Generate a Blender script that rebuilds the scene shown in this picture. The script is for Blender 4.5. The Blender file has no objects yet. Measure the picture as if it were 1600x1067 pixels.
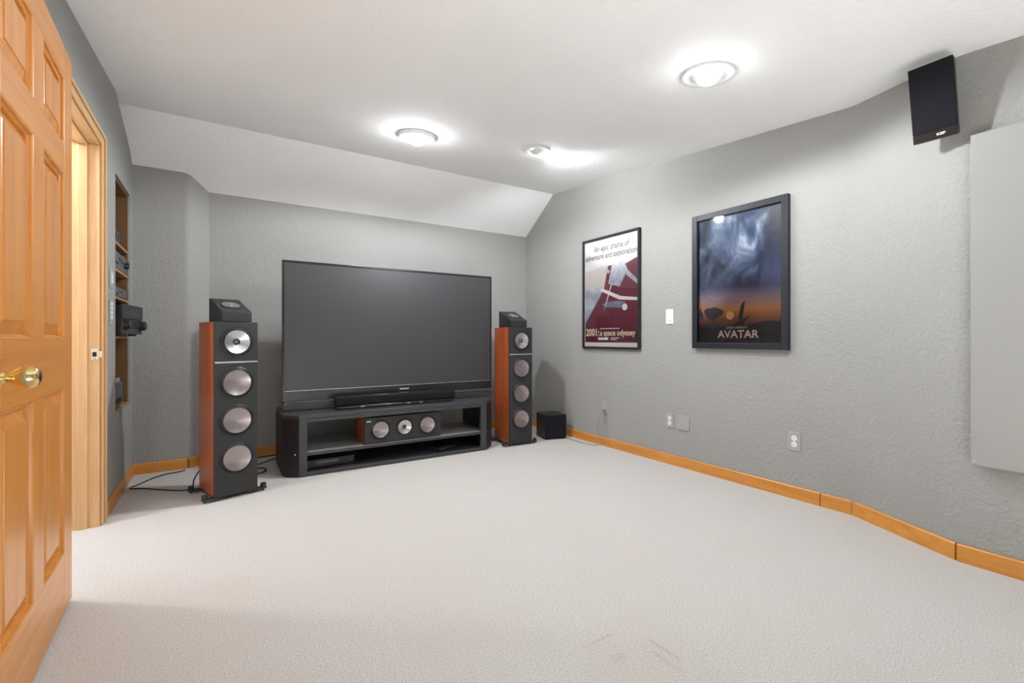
import bpy, bmesh, math, random
from math import sin, cos, pi, radians
from mathutils import Vector, Matrix
random.seed(7)
scn = bpy.context.scene
C = scn.collection

# ------------------------------------------------------------------ camera
FPX = 721.0                      # focal length in pixels of the 1600x1067 frame
YAW = radians(32.43)             # camera heading, clockwise from +Y
cam = bpy.data.cameras.new('camera'); cam_o = bpy.data.objects.new('camera', cam); C.objects.link(cam_o)
cam.sensor_fit = 'HORIZONTAL'; cam.sensor_width = 36.0
cam.lens = 36.0 * FPX / 1600.0
cam.shift_y = (528.5 - 533.5) / 1600.0
cam.clip_start = 0.02
cam_o.location = (0, 0, 1.0); cam_o.rotation_euler = (pi/2, 0, -YAW)
scn.camera = cam_o

# ------------------------------------------------------------------ world, exposure
w = bpy.data.worlds.new('world'); scn.world = w; w.use_nodes = True
w.node_tree.nodes['Background'].inputs[0].default_value = (0.05, 0.05, 0.05, 1)
w.node_tree.nodes['Background'].inputs[1].default_value = 0.3
vs = scn.view_settings
vs.view_transform = 'Standard'; vs.look = 'None'; vs.gamma = 1.0; vs.use_curve_mapping = False
vs.exposure = 0.54
LAMP_COL = (0.935, 0.98, 1.01)
LAMP_W = 34.0                    # ceiling spots
FILL_W = 1500.0                   # added fill downlights, unseen behind the viewer
HALL_W = 40.0                    # hall ceiling lamp

# ------------------------------------------------------------------ room measures (metres)
XL, XR, YB = -0.535, 3.035, 4.47         # left wall, right wall, back wall
XJ = 2.81                                # right wall after the jog
YF = -1.10                               # wall behind the camera
YS = 3.95                                # where the sloped ceiling starts
Y0 = 0.40                                # ceiling level from here backwards
def zc(x, y):
    """height of the ceiling underside"""
    k = 0.083 + 0.026 * (XR - x) / (XR - XL)
    zs = 2.547
    if y > YS: return zs - (y - YS) * (zs - 2.182) / (YB - YS)
    return zs - k * (YS - max(y, Y0))

# ------------------------------------------------------------------ materials
def nd(nt, t, **kw):
    n = nt.nodes.new(t)
    for k, v in kw.items(): setattr(n, k, v)
    return n
def mat(name, col, rough=0.5, metal=0.0, spec=0.5, coat=0.0, var=0.0, vscale=6.0, bump=0.0, bscale=60.0,
        bdist=0.004, bdetail=4.0, stretch=None, emit=None, estr=0.0, aniso=0.0):
    m = bpy.data.materials.new(name); m.use_nodes = True; nt = m.node_tree
    b = nt.nodes['Principled BSDF']
    b.inputs['Base Color'].default_value = (*col, 1); b.inputs['Roughness'].default_value = rough
    b.inputs['Metallic'].default_value = metal; b.inputs['Specular IOR Level'].default_value = spec
    b.inputs['Coat Weight'].default_value = coat; b.inputs['Coat Roughness'].default_value = 0.08
    b.inputs['Anisotropic'].default_value = aniso
    if emit: b.inputs['Emission Color'].default_value = (*emit, 1); b.inputs['Emission Strength'].default_value = estr
    tc = nd(nt, 'ShaderNodeTexCoord'); vec = tc.outputs['Object']
    if stretch:
        mp = nd(nt, 'ShaderNodeMapping'); mp.inputs['Scale'].default_value = stretch
        nt.links.new(vec, mp.inputs[0]); vec = mp.outputs[0]
    if var:
        n = nd(nt, 'ShaderNodeTexNoise'); n.inputs['Scale'].default_value = vscale; n.inputs['Detail'].default_value = 5
        nt.links.new(vec, n.inputs[0])
        mx = nd(nt, 'ShaderNodeMix', data_type='RGBA')
        mx.inputs['A'].default_value = (*[c*(1-var) for c in col], 1)
        mx.inputs['B'].default_value = (*[min(1, c*(1+var)) for c in col], 1)
        nt.links.new(n.outputs[0], mx.inputs['Factor']); nt.links.new(mx.outputs['Result'], b.inputs['Base Color'])
    if bump:
        n = nd(nt, 'ShaderNodeTexNoise'); n.inputs['Scale'].default_value = bscale; n.inputs['Detail'].default_value = bdetail
        nt.links.new(vec, n.inputs[0])
        bp = nd(nt, 'ShaderNodeBump'); bp.inputs['Strength'].default_value = bump; bp.inputs['Distance'].default_value = bdist
        nt.links.new(n.outputs[0], bp.inputs['Height']); nt.links.new(bp.outputs[0], b.inputs['Normal'])
    return m

def plaster(name, col, strength, scale=42.0, rough=0.75):
    """hand trowelled paint: soft flattened blobs plus fine orange peel"""
    m = bpy.data.materials.new(name); m.use_nodes = True; nt = m.node_tree; b = nt.nodes['Principled BSDF']
    b.inputs['Base Color'].default_value = (*col, 1); b.inputs['Roughness'].default_value = rough
    b.inputs['Specular IOR Level'].default_value = 0.3
    tc = nd(nt, 'ShaderNodeTexCoord')
    n1 = nd(nt, 'ShaderNodeTexNoise'); n1.inputs['Scale'].default_value = scale; n1.inputs['Detail'].default_value = 3.5; n1.inputs['Distortion'].default_value = 0.8
    r = nd(nt, 'ShaderNodeValToRGB'); r.color_ramp.elements[0].position = 0.36; r.color_ramp.elements[1].position = 0.62
    n2 = nd(nt, 'ShaderNodeTexNoise'); n2.inputs['Scale'].default_value = scale*3.2; n2.inputs['Detail'].default_value = 3
    nt.links.new(tc.outputs['Object'], n1.inputs[0]); nt.links.new(tc.outputs['Object'], n2.inputs[0])
    nt.links.new(n1.outputs[0], r.inputs[0])
    ad = nd(nt, 'ShaderNodeMath', operation='MULTIPLY_ADD'); ad.inputs[1].default_value = 0.35
    nt.links.new(n2.outputs[0], ad.inputs[0]); nt.links.new(r.outputs[0], ad.inputs[2])
    bp = nd(nt, 'ShaderNodeBump'); bp.inputs['Strength'].default_value = strength; bp.inputs['Distance'].default_value = 0.003
    nt.links.new(ad.outputs[0], bp.inputs['Height']); nt.links.new(bp.outputs[0], b.inputs['Normal'])
    # faint wear and roller variation
    n3 = nd(nt, 'ShaderNodeTexNoise'); n3.inputs['Scale'].default_value = 1.7; n3.inputs['Detail'].default_value = 4
    nt.links.new(tc.outputs['Object'], n3.inputs[0])
    mx = nd(nt, 'ShaderNodeMix', data_type='RGBA')
    mx.inputs['A'].default_value = (*[c*0.95 for c in col], 1); mx.inputs['B'].default_value = (*[c*1.05 for c in col], 1)
    nt.links.new(n3.outputs[0], mx.inputs['Factor']); nt.links.new(mx.outputs['Result'], b.inputs['Base Color'])
    return m

def wood(name, dark, light, axis='Z', rough=0.35, coat=0.25, scale=1.0):
    m = bpy.data.materials.new(name); m.use_nodes = True; nt = m.node_tree; b = nt.nodes['Principled BSDF']
    b.inputs['Roughness'].default_value = rough; b.inputs['Coat Weight'].default_value = coat; b.inputs['Coat Roughness'].default_value = 0.2
    tc = nd(nt, 'ShaderNodeTexCoord'); mp = nd(nt, 'ShaderNodeMapping')
    s = {'X': (0.6, 14, 14), 'Y': (14, 0.6, 14), 'Z': (14, 14, 0.6)}[axis]
    mp.inputs['Scale'].default_value = tuple(q*scale for q in s)
    nt.links.new(tc.outputs['Object'], mp.inputs[0])
    n = nd(nt, 'ShaderNodeTexNoise'); n.inputs['Scale'].default_value = 1.6; n.inputs['Detail'].default_value = 6; n.inputs['Roughness'].default_value = 0.6; n.inputs['Distortion'].default_value = 0.5
    nt.links.new(mp.outputs[0], n.inputs[0])
    mp2 = nd(nt, 'ShaderNodeMapping'); mp2.inputs['Scale'].default_value = tuple(q*scale*5 for q in s); nt.links.new(tc.outputs['Object'], mp2.inputs[0])
    n2 = nd(nt, 'ShaderNodeTexNoise'); n2.inputs['Scale'].default_value = 2.0; n2.inputs['Detail'].default_value = 3; nt.links.new(mp2.outputs[0], n2.inputs[0])
    r = nd(nt, 'ShaderNodeValToRGB'); r.color_ramp.elements[0].position = 0.3; r.color_ramp.elements[1].position = 0.7
    r.color_ramp.elements[0].color = (*dark, 1); r.color_ramp.elements[1].color = (*light, 1)
    ad = nd(nt, 'ShaderNodeMix', data_type='FLOAT'); ad.inputs['Factor'].default_value = 0.35
    nt.links.new(n.outputs[0], ad.inputs['A']); nt.links.new(n2.outputs[0], ad.inputs['B'])
    nt.links.new(ad.outputs['Result'], r.inputs[0]); nt.links.new(r.outputs[0], b.inputs['Base Color'])
    bp = nd(nt, 'ShaderNodeBump'); bp.inputs['Strength'].default_value = 0.12; bp.inputs['Distance'].default_value = 0.001
    nt.links.new(n2.outputs[0], bp.inputs['Height']); nt.links.new(bp.outputs[0], b.inputs['Normal'])
    return m

def carpet_mat():
    m = bpy.data.materials.new('carpet'); m.use_nodes = True; nt = m.node_tree; b = nt.nodes['Principled BSDF']
    L = nt.links.new
    b.inputs['Roughness'].default_value = 1.0; b.inputs['Specular IOR Level'].default_value = 0.05
    b.inputs['Sheen Weight'].default_value = 0.25; b.inputs['Sheen Roughness'].default_value = 0.6
    tc = nd(nt, 'ShaderNodeTexCoord'); P = tc.outputs['Object']
    def noise(s, d=3.0):
        n = nd(nt, 'ShaderNodeTexNoise'); n.inputs['Scale'].default_value = s; n.inputs['Detail'].default_value = d; L(P, n.inputs[0]); return n.outputs[0]
    def mix(f, a, c):
        x = nd(nt, 'ShaderNodeMix', data_type='RGBA'); L(f, x.inputs['Factor'])
        for s, v in (('A', a), ('B', c)):
            if isinstance(v, tuple): x.inputs[s].default_value = (*v, 1)
            else: L(v, x.inputs[s])
        return x.outputs['Result']
    def math_(op, a, c, d=None):
        x = nd(nt, 'ShaderNodeMath', operation=op)
        for i, v in enumerate((a, c, d)):
            if v is None: continue
            if isinstance(v, (int, float)): x.inputs[i].default_value = v
            else: L(v, x.inputs[i])
        return x.outputs[0]
    fine = noise(170, 3); mid = noise(75, 3); big = noise(2.2, 4); patch = noise(7.5, 3)
    ft = nd(nt, 'ShaderNodeValToRGB'); ft.color_ramp.elements[0].position = 0.34; ft.color_ramp.elements[1].position = 0.66; L(fine, ft.inputs[0])
    c = mix(ft.outputs[0], (0.425, 0.402, 0.382), (0.615, 0.588, 0.562))
    r = nd(nt, 'ShaderNodeValToRGB'); r.color_ramp.elements[0].position = 0.45; r.color_ramp.elements[1].position = 0.75; L(big, r.inputs[0])
    soil = math_('MULTIPLY', r.outputs[0], 0.42)
    c = mix(soil, c, (0.52, 0.465, 0.42))
    # dents left by furniture feet, with trodden soil round them
    sx = nd(nt, 'ShaderNodeSeparateXYZ'); L(P, sx.inputs[0])
    X, Y = sx.outputs[0], sx.outputs[1]
    wob = math_('MULTIPLY', math_('SUBTRACT', noise(40, 3), 0.5), 0.014)
    def groove(x0, x1, y0, y1, soft):
        gx = math_('SUBTRACT', math_('ABSOLUTE', math_('SUBTRACT', math_('ADD', X, wob), (x0+x1)/2), 0), (x1-x0)/2)
        gy = math_('SUBTRACT', math_('ABSOLUTE', math_('SUBTRACT', math_('ADD', Y, wob), (y0+y1)/2), 0), (y1-y0)/2)
        g = math_('MAXIMUM', gx, gy)
        mr = nd(nt, 'ShaderNodeMapRange'); mr.inputs['From Min'].default_value = soft; mr.inputs['From Max'].default_value = -soft*0.4
        L(g, mr.inputs[0]); return mr.outputs[0]
    gr = None
    for q in ((0.995, 1.118, 1.131, 1.137, 0.006), (1.203, 1.211, 0.93, 1.05, 0.006), (1.165, 1.172, 0.90, 1.0, 0.006), (1.03, 1.075, 1.03, 1.05, 0.012)):
        g = groove(*q); gr = g if gr is None else math_('MAXIMUM', gr, g)
    grn = math_('MULTIPLY', gr, math_('MULTIPLY', patch, 1.0))
    c = mix(math_('MULTIPLY', grn, 0.7), c, (0.34, 0.29, 0.24))
    trod = groove(0.97, 1.24, 0.86, 1.16, 0.10)
    c = mix(math_('MULTIPLY', math_('MULTIPLY', trod, patch), 0.35), c, (0.47, 0.41, 0.34))
    L(c, b.inputs['Base Color'])
    h = math_('ADD', math_('MULTIPLY', fine, 0.7), math_('MULTIPLY', mid, 0.6))
    h = math_('SUBTRACT', h, math_('MULTIPLY', gr, 0.9))
    bp = nd(nt, 'ShaderNodeBump'); bp.inputs['Strength'].default_value = 0.45; bp.inputs['Distance'].default_value = 0.005
    L(h, bp.inputs['Height']); L(bp.outputs[0], b.inputs['Normal'])
    return m

M = {}
M['wall'] = plaster('grey_wall_paint', (0.345, 0.341, 0.326), 0.60, 50.0)
M['ceil'] = plaster('white_ceiling_paint', (0.93, 0.93, 0.93), 0.35, 55.0, 0.85)
M['hall'] = plaster('pale_hall_paint', (0.72, 0.74, 0.76), 0.2, 55.0, 0.85)
M['carpet'] = carpet_mat()
M['door_z'] = wood('honey_pine_upright', (0.53, 0.19, 0.028), (0.74, 0.315, 0.060), 'Z')
M['door_y'] = wood('honey_pine_level', (0.53, 0.19, 0.028), (0.74, 0.315, 0.060), 'Y')
M['jamb'] = wood('pale_pine_upright', (0.62, 0.345, 0.145), (0.80, 0.52, 0.27), 'Z')
M['jamb_y'] = wood('pale_pine_level', (0.62, 0.345, 0.145), (0.80, 0.52, 0.27), 'Y')
M['base_x'] = wood('oak_baseboard_x', (0.50, 0.18, 0.025), (0.76, 0.345, 0.062), 'X', 0.4, 0.2)
M['base_y'] = wood('oak_baseboard_y', (0.50, 0.18, 0.025), (0.76, 0.345, 0.062), 'Y', 0.4, 0.2)
M['niche'] = wood('niche_board_shaded', (0.13, 0.058, 0.018), (0.21, 0.10, 0.032), 'Z', 0.6, 0.05)  # shade of the recess is put into this darker wood colour
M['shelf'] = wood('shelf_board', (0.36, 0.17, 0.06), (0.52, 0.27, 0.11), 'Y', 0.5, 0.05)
M['cherry'] = wood('cherry_veneer', (0.27, 0.046, 0.012), (0.48, 0.115, 0.030), 'Z', 0.3, 0.4, 1.4)
M['black'] = mat('black_vinyl', (0.018, 0.019, 0.021), 0.42)
M['baffle'] = mat('black_baffle', (0.022, 0.023, 0.024), 0.5, bump=0.1, bscale=300, bdist=0.001)
M['rubber'] = mat('black_rubber', (0.012, 0.012, 0.013), 0.45)
M['cloth'] = mat('black_grille_cloth', (0.011, 0.011, 0.015), 0.85, spec=0.15, bump=0.4, bscale=700, bdist=0.001)
M['cone'] = mat('aluminium_cone', (0.40, 0.35, 0.355), 0.27, 1.0)
M['driver_ring'] = mat('dark_driver_ring', (0.035, 0.036, 0.040), 0.35)
M['cone2'] = mat('bright_aluminium_cone', (0.62, 0.61, 0.625), 0.24, 1.0, aniso=0.6)
M['silver'] = mat('brushed_silver', (0.60, 0.60, 0.61), 0.35, 1.0)
M['logo'] = mat('logo_silver', (0.80, 0.80, 0.80), 0.4, 0.3)
M['brass'] = mat('polished_brass', (0.83, 0.63, 0.28), 0.10, 1.0)
M['strike'] = mat('worn_strike_plate', (0.78, 0.72, 0.58), 0.25, 0.8)
M['screen'] = mat('matte_screen', (0.040, 0.040, 0.043), 0.34, spec=0.6)
M['tvblack'] = mat('gloss_black_plastic', (0.016, 0.016, 0.017), 0.22)
M['tvgrey'] = mat('satin_charcoal_plastic', (0.036, 0.035, 0.034), 0.38)
M['stand'] = mat('charcoal_stand', (0.045, 0.046, 0.050), 0.34)
M['standdark'] = mat('black_stand_side', (0.010, 0.010, 0.014), 0.55)
M['glass_shelf'] = mat('grey_glass_shelf', (0.30, 0.31, 0.315), 0.12, spec=0.8)
M['device'] = mat('dark_device', (0.022, 0.022, 0.024), 0.4)
M['devgrey'] = mat('grey_device', (0.11, 0.11, 0.115), 0.45)
M['devlight'] = mat('light_grey_device', (0.30, 0.30, 0.30), 0.5)
M['white'] = mat('white_plastic', (0.82, 0.82, 0.80), 0.35)
M['trimwhite'] = mat('white_fixture_enamel', (0.78, 0.78, 0.78), 0.4)
M['plate'] = mat('painted_plate', (0.37, 0.368, 0.354), 0.5)
M['panel'] = mat('grey_acoustic_panel', (0.32, 0.315, 0.30), 0.7, var=0.03, vscale=3)
M['frame'] = mat('black_picture_frame', (0.016, 0.018, 0.024), 0.42, spec=0.35)
M['paper'] = mat('white_poster_paper', (0.80, 0.78, 0.76), 0.6)
M['cable'] = mat('black_cable', (0.012, 0.012, 0.012), 0.5)
M['cablegrey'] = mat('grey_cable', (0.25, 0.25, 0.245), 0.5)
M['slot'] = mat('dark_slot', (0.01, 0.01, 0.01), 0.6)
M['bulb'] = mat('lit_lamp_face', (0.9, 0.9, 0.9), 0.4, emit=(1.0, 0.97, 0.92), estr=14.0)
M['hallbulb'] = mat('lit_hall_globe', (0.9, 0.9, 0.9), 0.4, emit=(1.0, 0.98, 0.95), estr=8.0)
def glass_mat():
    m = bpy.data.materials.new('picture_glass'); m.use_nodes = True; nt = m.node_tree; nt.nodes.clear()
    o = nd(nt, 'ShaderNodeOutputMaterial'); mx = nd(nt, 'ShaderNodeMixShader'); t = nd(nt, 'ShaderNodeBsdfTransparent'); g = nd(nt, 'ShaderNodeBsdfGlossy')
    g.inputs['Roughness'].default_value = 0.03; fr = nd(nt, 'ShaderNodeFresnel'); fr.inputs['IOR'].default_value = 1.5
    nt.links.new(fr.outputs[0], mx.inputs[0]); nt.links.new(t.outputs[0], mx.inputs[1]); nt.links.new(g.outputs[0], mx.inputs[2]); nt.links.new(mx.outputs[0], o.inputs[0])
    return m
M['glass'] = glass_mat()

# ------------------------------------------------------------------ mesh helpers
def bx(bm, x0, x1, y0, y1, z0, z1):
    vs_ = [bm.verts.new(p) for p in ((x0,y0,z0),(x1,y0,z0),(x1,y1,z0),(x0,y1,z0),(x0,y0,z1),(x1,y0,z1),(x1,y1,z1),(x0,y1,z1))]
    for f in ((0,3,2,1),(4,5,6,7),(0,1,5,4),(1,2,6,5),(2,3,7,6),(3,0,4,7)): bm.faces.new([vs_[i] for i in f])
    return bm
def prism(bm, pts, vec):
    """extrude a closed polygon of 3-d points along vec"""
    v = Vector(vec); a = [bm.verts.new(p) for p in pts]; b = [bm.verts.new(Vector(p)+v) for p in pts]
    bm.faces.new(a); bm.faces.new(b[::-1]); n = len(a)
    for i in range(n): bm.faces.new((a[i], b[i], b[(i+1)%n], a[(i+1)%n]))
    return bm
def lathe(bm, prof, axis=(0,0,1), org=(0,0,0), n=40, squash=1.0):
    """turn a profile of (radius, height) pairs round an axis"""
    ax = Vector(axis).normalized(); q = Vector((0,0,1)).rotation_difference(ax).to_matrix(); o = Vector(org)
    rings = []
    for r, h in prof:
        if r < 1e-6: rings.append([bm.verts.new(o + q @ Vector((0,0,h)))])
        else: rings.append([bm.verts.new(o + q @ Vector((r*cos(2*pi*i/n), squash*r*sin(2*pi*i/n), h))) for i in range(n)])
    for a, b in zip(rings, rings[1:]):
        for i in range(n):
            j = (i+1) % n
            if len(a) == 1 and len(b) == 1: continue
            if len(a) == 1: bm.faces.new((a[0], b[i], b[j]))
            elif len(b) == 1: bm.faces.new((a[i], b[0], a[j]))
            else: bm.faces.new((a[i], b[i], b[j], a[j]))
    return bm
def tube(bm, pts, r, n=8, sub=8):
    P = [Vector(p) for p in pts]; path = []
    for i in range(len(P)-1):
        p0 = P[max(i-1,0)]; p1 = P[i]; p2 = P[i+1]; p3 = P[min(i+2,len(P)-1)]
        for k in range(sub):
            t = k/sub
            path.append(0.5*((2*p1)+(p2-p0)*t+(2*p0-5*p1+4*p2-p3)*t*t+(3*p1-p0-3*p2+p3)*t**3))
    path.append(P[-1]); rings = []; up = Vector((0,0,1)); prev = None
    for i, p in enumerate(path):
        d = (path[min(i+1,len(path)-1)]-path[max(i-1,0)]).normalized()
        if prev is None: prev = d.cross(up if abs(d.z) < 0.9 else Vector((1,0,0))).normalized()
        s = (prev - d*prev.dot(d)).normalized(); prev = s; u = d.cross(s)
        rings.append([bm.verts.new(p + r*(cos(2*pi*k/n)*s + sin(2*pi*k/n)*u)) for k in range(n)])
    for a, b in zip(rings, rings[1:]):
        for k in range(n): bm.faces.new((a[k], b[k], b[(k+1)%n], a[(k+1)%n]))
    bm.faces.new(rings[0]); bm.faces.new(rings[-1][::-1])
    return bm
def obj(name, bm, m, parent=None, smooth=False, bevel=0.0, seg=2):
    bmesh.ops.recalc_face_normals(bm, faces=bm.faces[:])
    me = bpy.data.meshes.new(name); bm.to_mesh(me); bm.free()
    if smooth:
        for p in me.polygons: p.use_smooth = True
        try: me.set_sharp_from_angle(angle=radians(40))
        except Exception: pass
    me.materials.append(m if not isinstance(m, str) else M[m])
    o = bpy.data.objects.new(name, me); C.objects.link(o)
    if parent: o.parent = parent
    if bevel:
        b = o.modifiers.new('bevel', 'BEVEL'); b.width = bevel; b.segments = seg; b.limit_method = 'ANGLE'; b.angle_limit = radians(40)
    return o
def B(*a): return bx(bmesh.new(), *a)
def tag(o, label, cat, group=None):
    o['label'] = label; o['category'] = cat
    if group: o['group'] = group
    return o
def thing(name, label, cat, loc=(0,0,0), rotz=0.0, group=None):
    o = bpy.data.objects.new(name, None); C.objects.link(o); o.empty_display_size = 0.1
    o.location = loc; o.rotation_euler = (0, 0, rotz)
    return tag(o, label, cat, group)
def struct(o): o['kind'] = 'structure'; return o
def part_label(o, s): o['label'] = s; return o
def text(name, body, size, m, parent, loc, align='CENTER', shear=0.0, offset=0.0, width=None, mtx=None, depth=0.0):
    """flat lettering in the local XZ plane, read from -Y"""
    cu = bpy.data.curves.new('txt', 'FONT'); cu.body = body; cu.size = size; cu.align_x = align; cu.shear = shear; cu.offset = offset
    cu.extrude = depth
    t = bpy.data.objects.new('txt', cu); C.objects.link(t)
    dg = bpy.context.evaluated_depsgraph_get(); dg.update()
    me = bpy.data.meshes.new_from_object(t.evaluated_get(dg)); bpy.data.objects.remove(t); bpy.data.curves.remove(cu)
    me.name = name
    xs = [v.co.x for v in me.vertices]; wd = max(xs)-min(xs); cx = (max(xs)+min(xs))/2
    k = width/wd if width else 1.0
    for v in me.vertices:
        x, y, z = v.co
        v.co = Vector(((x-cx)*k + (0 if align == 'CENTER' else wd*k/2), -z, y))
        if mtx: v.co = mtx @ v.co
    me.materials.clear(); me.materials.append(M[m] if isinstance(m, str) else m)
    o = bpy.data.objects.new(name, me); C.objects.link(o); o.parent = parent; o.location = loc
    return o

# ================================================================== SETTING
# ---- floor (room and hall in one carpet)
bm = bmesh.new()
bx(bm, XL-0.13, XR+0.12, YF-0.12, YB+0.12, -0.08, 0.0)
bx(bm, -2.10, XL-0.13, 2.10, 3.60, -0.08, 0.0)
floor = struct(obj('floor', bm, 'carpet')); part_label(floor, 'off-white cut pile carpet with furniture dents')

# ---- ceiling: long gently falling part and the steep strip over the screen
def slab(name, cols, rows, m):
    bm = bmesh.new(); g = {}
    for k, dz in ((0, 0.0), (1, 0.10)):
        for i, x in enumerate(cols):
            for j, y in enumerate(rows): g[i,j,k] = bm.verts.new((x, y, zc(min(max(x,XL),XR), y)+dz))
    ni, nj = len(cols), len(rows)
    for i in range(ni-1):
        for j in range(nj-1):
            bm.faces.new((g[i,j,0], g[i,j+1,0], g[i+1,j+1,0], g[i+1,j,0])); bm.faces.new((g[i,j,1], g[i+1,j,1], g[i+1,j+1,1], g[i,j+1,1]))
    for i in range(ni-1):
        for j in (0, nj-1): bm.faces.new((g[i,j,0], g[i+1,j,0], g[i+1,j,1], g[i,j,1]))
    for j in range(nj-1):
        for i in (0, ni-1): bm.faces.new((g[i,j,0], g[i,j+1,0], g[i,j+1,1], g[i,j,1]))
    return obj(name, bm, m)
def lin(a, b, n): return [a+(b-a)*i/(n-1) for i in range(n)]
part_label(struct(slab('ceiling', lin(XL-0.12, XR+0.12, 12), [YF-0.12, Y0] + lin(Y0+0.3, YS, 12), 'ceil')), 'white textured main ceiling falling gently towards the viewer')
part_label(struct(slab('ceiling_slope', lin(XL-0.12, XR+0.12, 12), [YS, YB+0.12], 'ceil')), 'steep white strip of ceiling above the television')

def polywall(name, pts, off, m, n_sub=0):
    """vertical wall along a plan polyline, its top following the ceiling"""
    bm = bmesh.new(); cols = []
    for (x, y) in pts:
        top = zc(x, y)
        a = bm.verts.new((x, y, 0)); b = bm.verts.new((x, y, top)); c = bm.verts.new((x+off[0], y+off[1], top)); d = bm.verts.new((x+off[0], y+off[1], 0))
        cols.append((a, b, c, d))
    for p, q in zip(cols, cols[1:]):
        for i in range(4): bm.faces.new((p[i], q[i], q[(i+1)%4], p[(i+1)%4]))
    bm.faces.new(cols[0]); bm.faces.new(cols[-1][::-1])
    return struct(obj(name, bm, m, smooth=True))
def rounded(pts, r, n=6):
    out = [pts[0]]
    for i in range(1, len(pts)-1):
        p0, p1, p2 = (Vector(pts[k]) for k in (i-1, i, i+1))
        a = p1 + (p0-p1).normalized()*r; c = p1 + (p2-p1).normalized()*r
        for k in range(n+1):
            t = k/n; q = (1-t)**2*a + 2*t*(1-t)*p1 + t*t*c; out.append((q.x, q.y))
    return out + [pts[-1]]
BUMP = [(XL, 4.34), (-0.200, 4.34), (-0.065, YB), (XR, YB)]
wb = rounded(BUMP[:3], 0.03) ; wb = wb + [(XR, YB)]
part_label(polywall('wall_back', wb, (0, 0.13), 'wall'), 'grey textured wall behind the television with a chamfered bump-out')
RW = [(XR, YS), (XR, 1.17), (XJ, 0.677), (XJ, YF)]
rw = [(XR, YB)] + [(XR, YS)] + rounded([(XR, 2.0), (XR, 1.17), (XJ, 0.677), (XJ, 0.45)], 0.045)[0:-1] + [(XJ, Y0), (XJ, YF)]
part_label(polywall('wall_right', rw, (0.13, 0), 'wall'), 'grey textured wall with posters, jogging inwards near the viewer')
part_label(polywall('wall_front', [(XL, YF), (XJ, YF)], (0, -0.12), 'wall'), 'grey wall behind the viewer')

# ---- left wall with the doorway and the niche
DY0, DY1, DZ = 2.37, 3.265, 2.045       # doorway
NY0, NY1, NZ0, NZ1 = 3.690, 4.240, 0.535, 2.015
bm = bmesh.new()
def lw(y0, y1, z0, z1=None):
    ys = [y0] + [q for q in (Y0,) if y0 < q < y1] + [y1]
    for a, b in zip(ys, ys[1:]):
        za = zc(XL, a) if z1 is None else z1; zb = zc(XL, b) if z1 is None else z1
        prism(bm, [(XL, a, z0), (XL, b, z0), (XL, b, zb), (XL, a, za)], (-0.13, 0, 0))
lw(YF, DY0, 0); lw(DY0, DY1, DZ); lw(DY1, NY0, 0); lw(NY0, NY1, 0, NZ0); lw(NY0, NY1, NZ1, None)
lw(NY1, 4.34, 0)
struct(part_label(obj('wall_left', bm, 'wall'), 'grey textured wall with a doorway and a shelf niche'))

# ---- hall beyond the doorway
HX0, HX1, HY0, HY1, HZ = -2.10, XL-0.13, 2.10, 3.60, 2.44
bm = bmesh.new(); bx(bm, HX0-0.08, HX0, HY0-0.08, HY1+0.08, 0, HZ); struct(part_label(obj('wall_hall_far', bm, 'hall'), 'pale hall wall beyond the doorway'))
bm = bmesh.new(); bx(bm, HX0, HX1, HY0-0.08, HY0, 0, HZ); struct(part_label(obj('wall_hall_near', bm, 'hall'), 'pale hall wall on the near side'))
bm = bmesh.new(); bx(bm, HX0, HX1, HY1, HY1+0.08, 0, HZ); struct(part_label(obj('wall_hall_end', bm, 'hall'), 'pale hall wall on the far side'))
bm = bmesh.new(); bx(bm, HX0-0.08, HX1, HY0-0.08, HY1+0.08, HZ, HZ+0.08); struct(part_label(obj('ceiling_hall', bm, 'ceil'), 'white hall ceiling'))

# ---- doorway trim: casing, jamb, stop, strike plate
tr = bpy.data.objects.new('trim_1', None); C.objects.link(tr); struct(tr); part_label(tr, 'honey pine casing and jamb round the open doorway')
CW = 0.057
def casing_leg(y0, y1, z1):
    bm = B(XL+0.0005, XL+0.012, y0, y1, 0.0, z1)
    return bm
o = obj('casing', casing_leg(DY1-0.005, DY1-0.005+CW, DZ+CW-0.008), 'jamb', tr, bevel=0.004)
o = obj('casing', B(XL+0.0005, XL+0.012, DY0+0.005-CW, DY0+0.005, 0, DZ+CW-0.008), 'jamb', tr, bevel=0.004)
o = obj('casing', B(XL+0.0005, XL+0.012, DY0+0.0055, DY1-0.0055, DZ-0.008, DZ+CW-0.008), 'jamb_y', tr, bevel=0.004)
obj('casing_bead', B(XL+0.0125, XL+0.020, DY1+CW-0.024, DY1+CW-0.006, 0, DZ+CW-0.010), 'jamb', tr, bevel=0.003)
obj('casing_bead', B(XL+0.0125, XL+0.020, DY0-CW+0.006, DY0-CW+0.024, 0, DZ+CW-0.010), 'jamb', tr, bevel=0.003)
obj('casing_bead', B(XL+0.0125, XL+0.020, DY0-CW+0.025, DY1+CW-0.025, DZ+CW-0.028, DZ+CW-0.010), 'jamb_y', tr, bevel=0.003)
JX0 = XL-0.135
obj('jamb', B(JX0, XL, DY1-0.018, DY1-0.0005, 0, DZ-0.019), 'jamb', tr, bevel=0.001)
obj('jamb', B(JX0, XL, DY0+0.0005, DY0+0.018, 0, DZ-0.019), 'jamb', tr, bevel=0.001)
obj('jamb_head', B(JX0, XL, DY0+0.0005, DY1-0.0005, DZ-0.018, DZ-0.0005), 'jamb_y', tr, bevel=0.001)
SX0, SX1 = XL-0.087, XL-0.047
obj('door_stop', B(SX0, SX1, DY1-0.030, DY1-0.0185, 0, DZ-0.031), 'jamb', tr, bevel=0.003)
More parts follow.
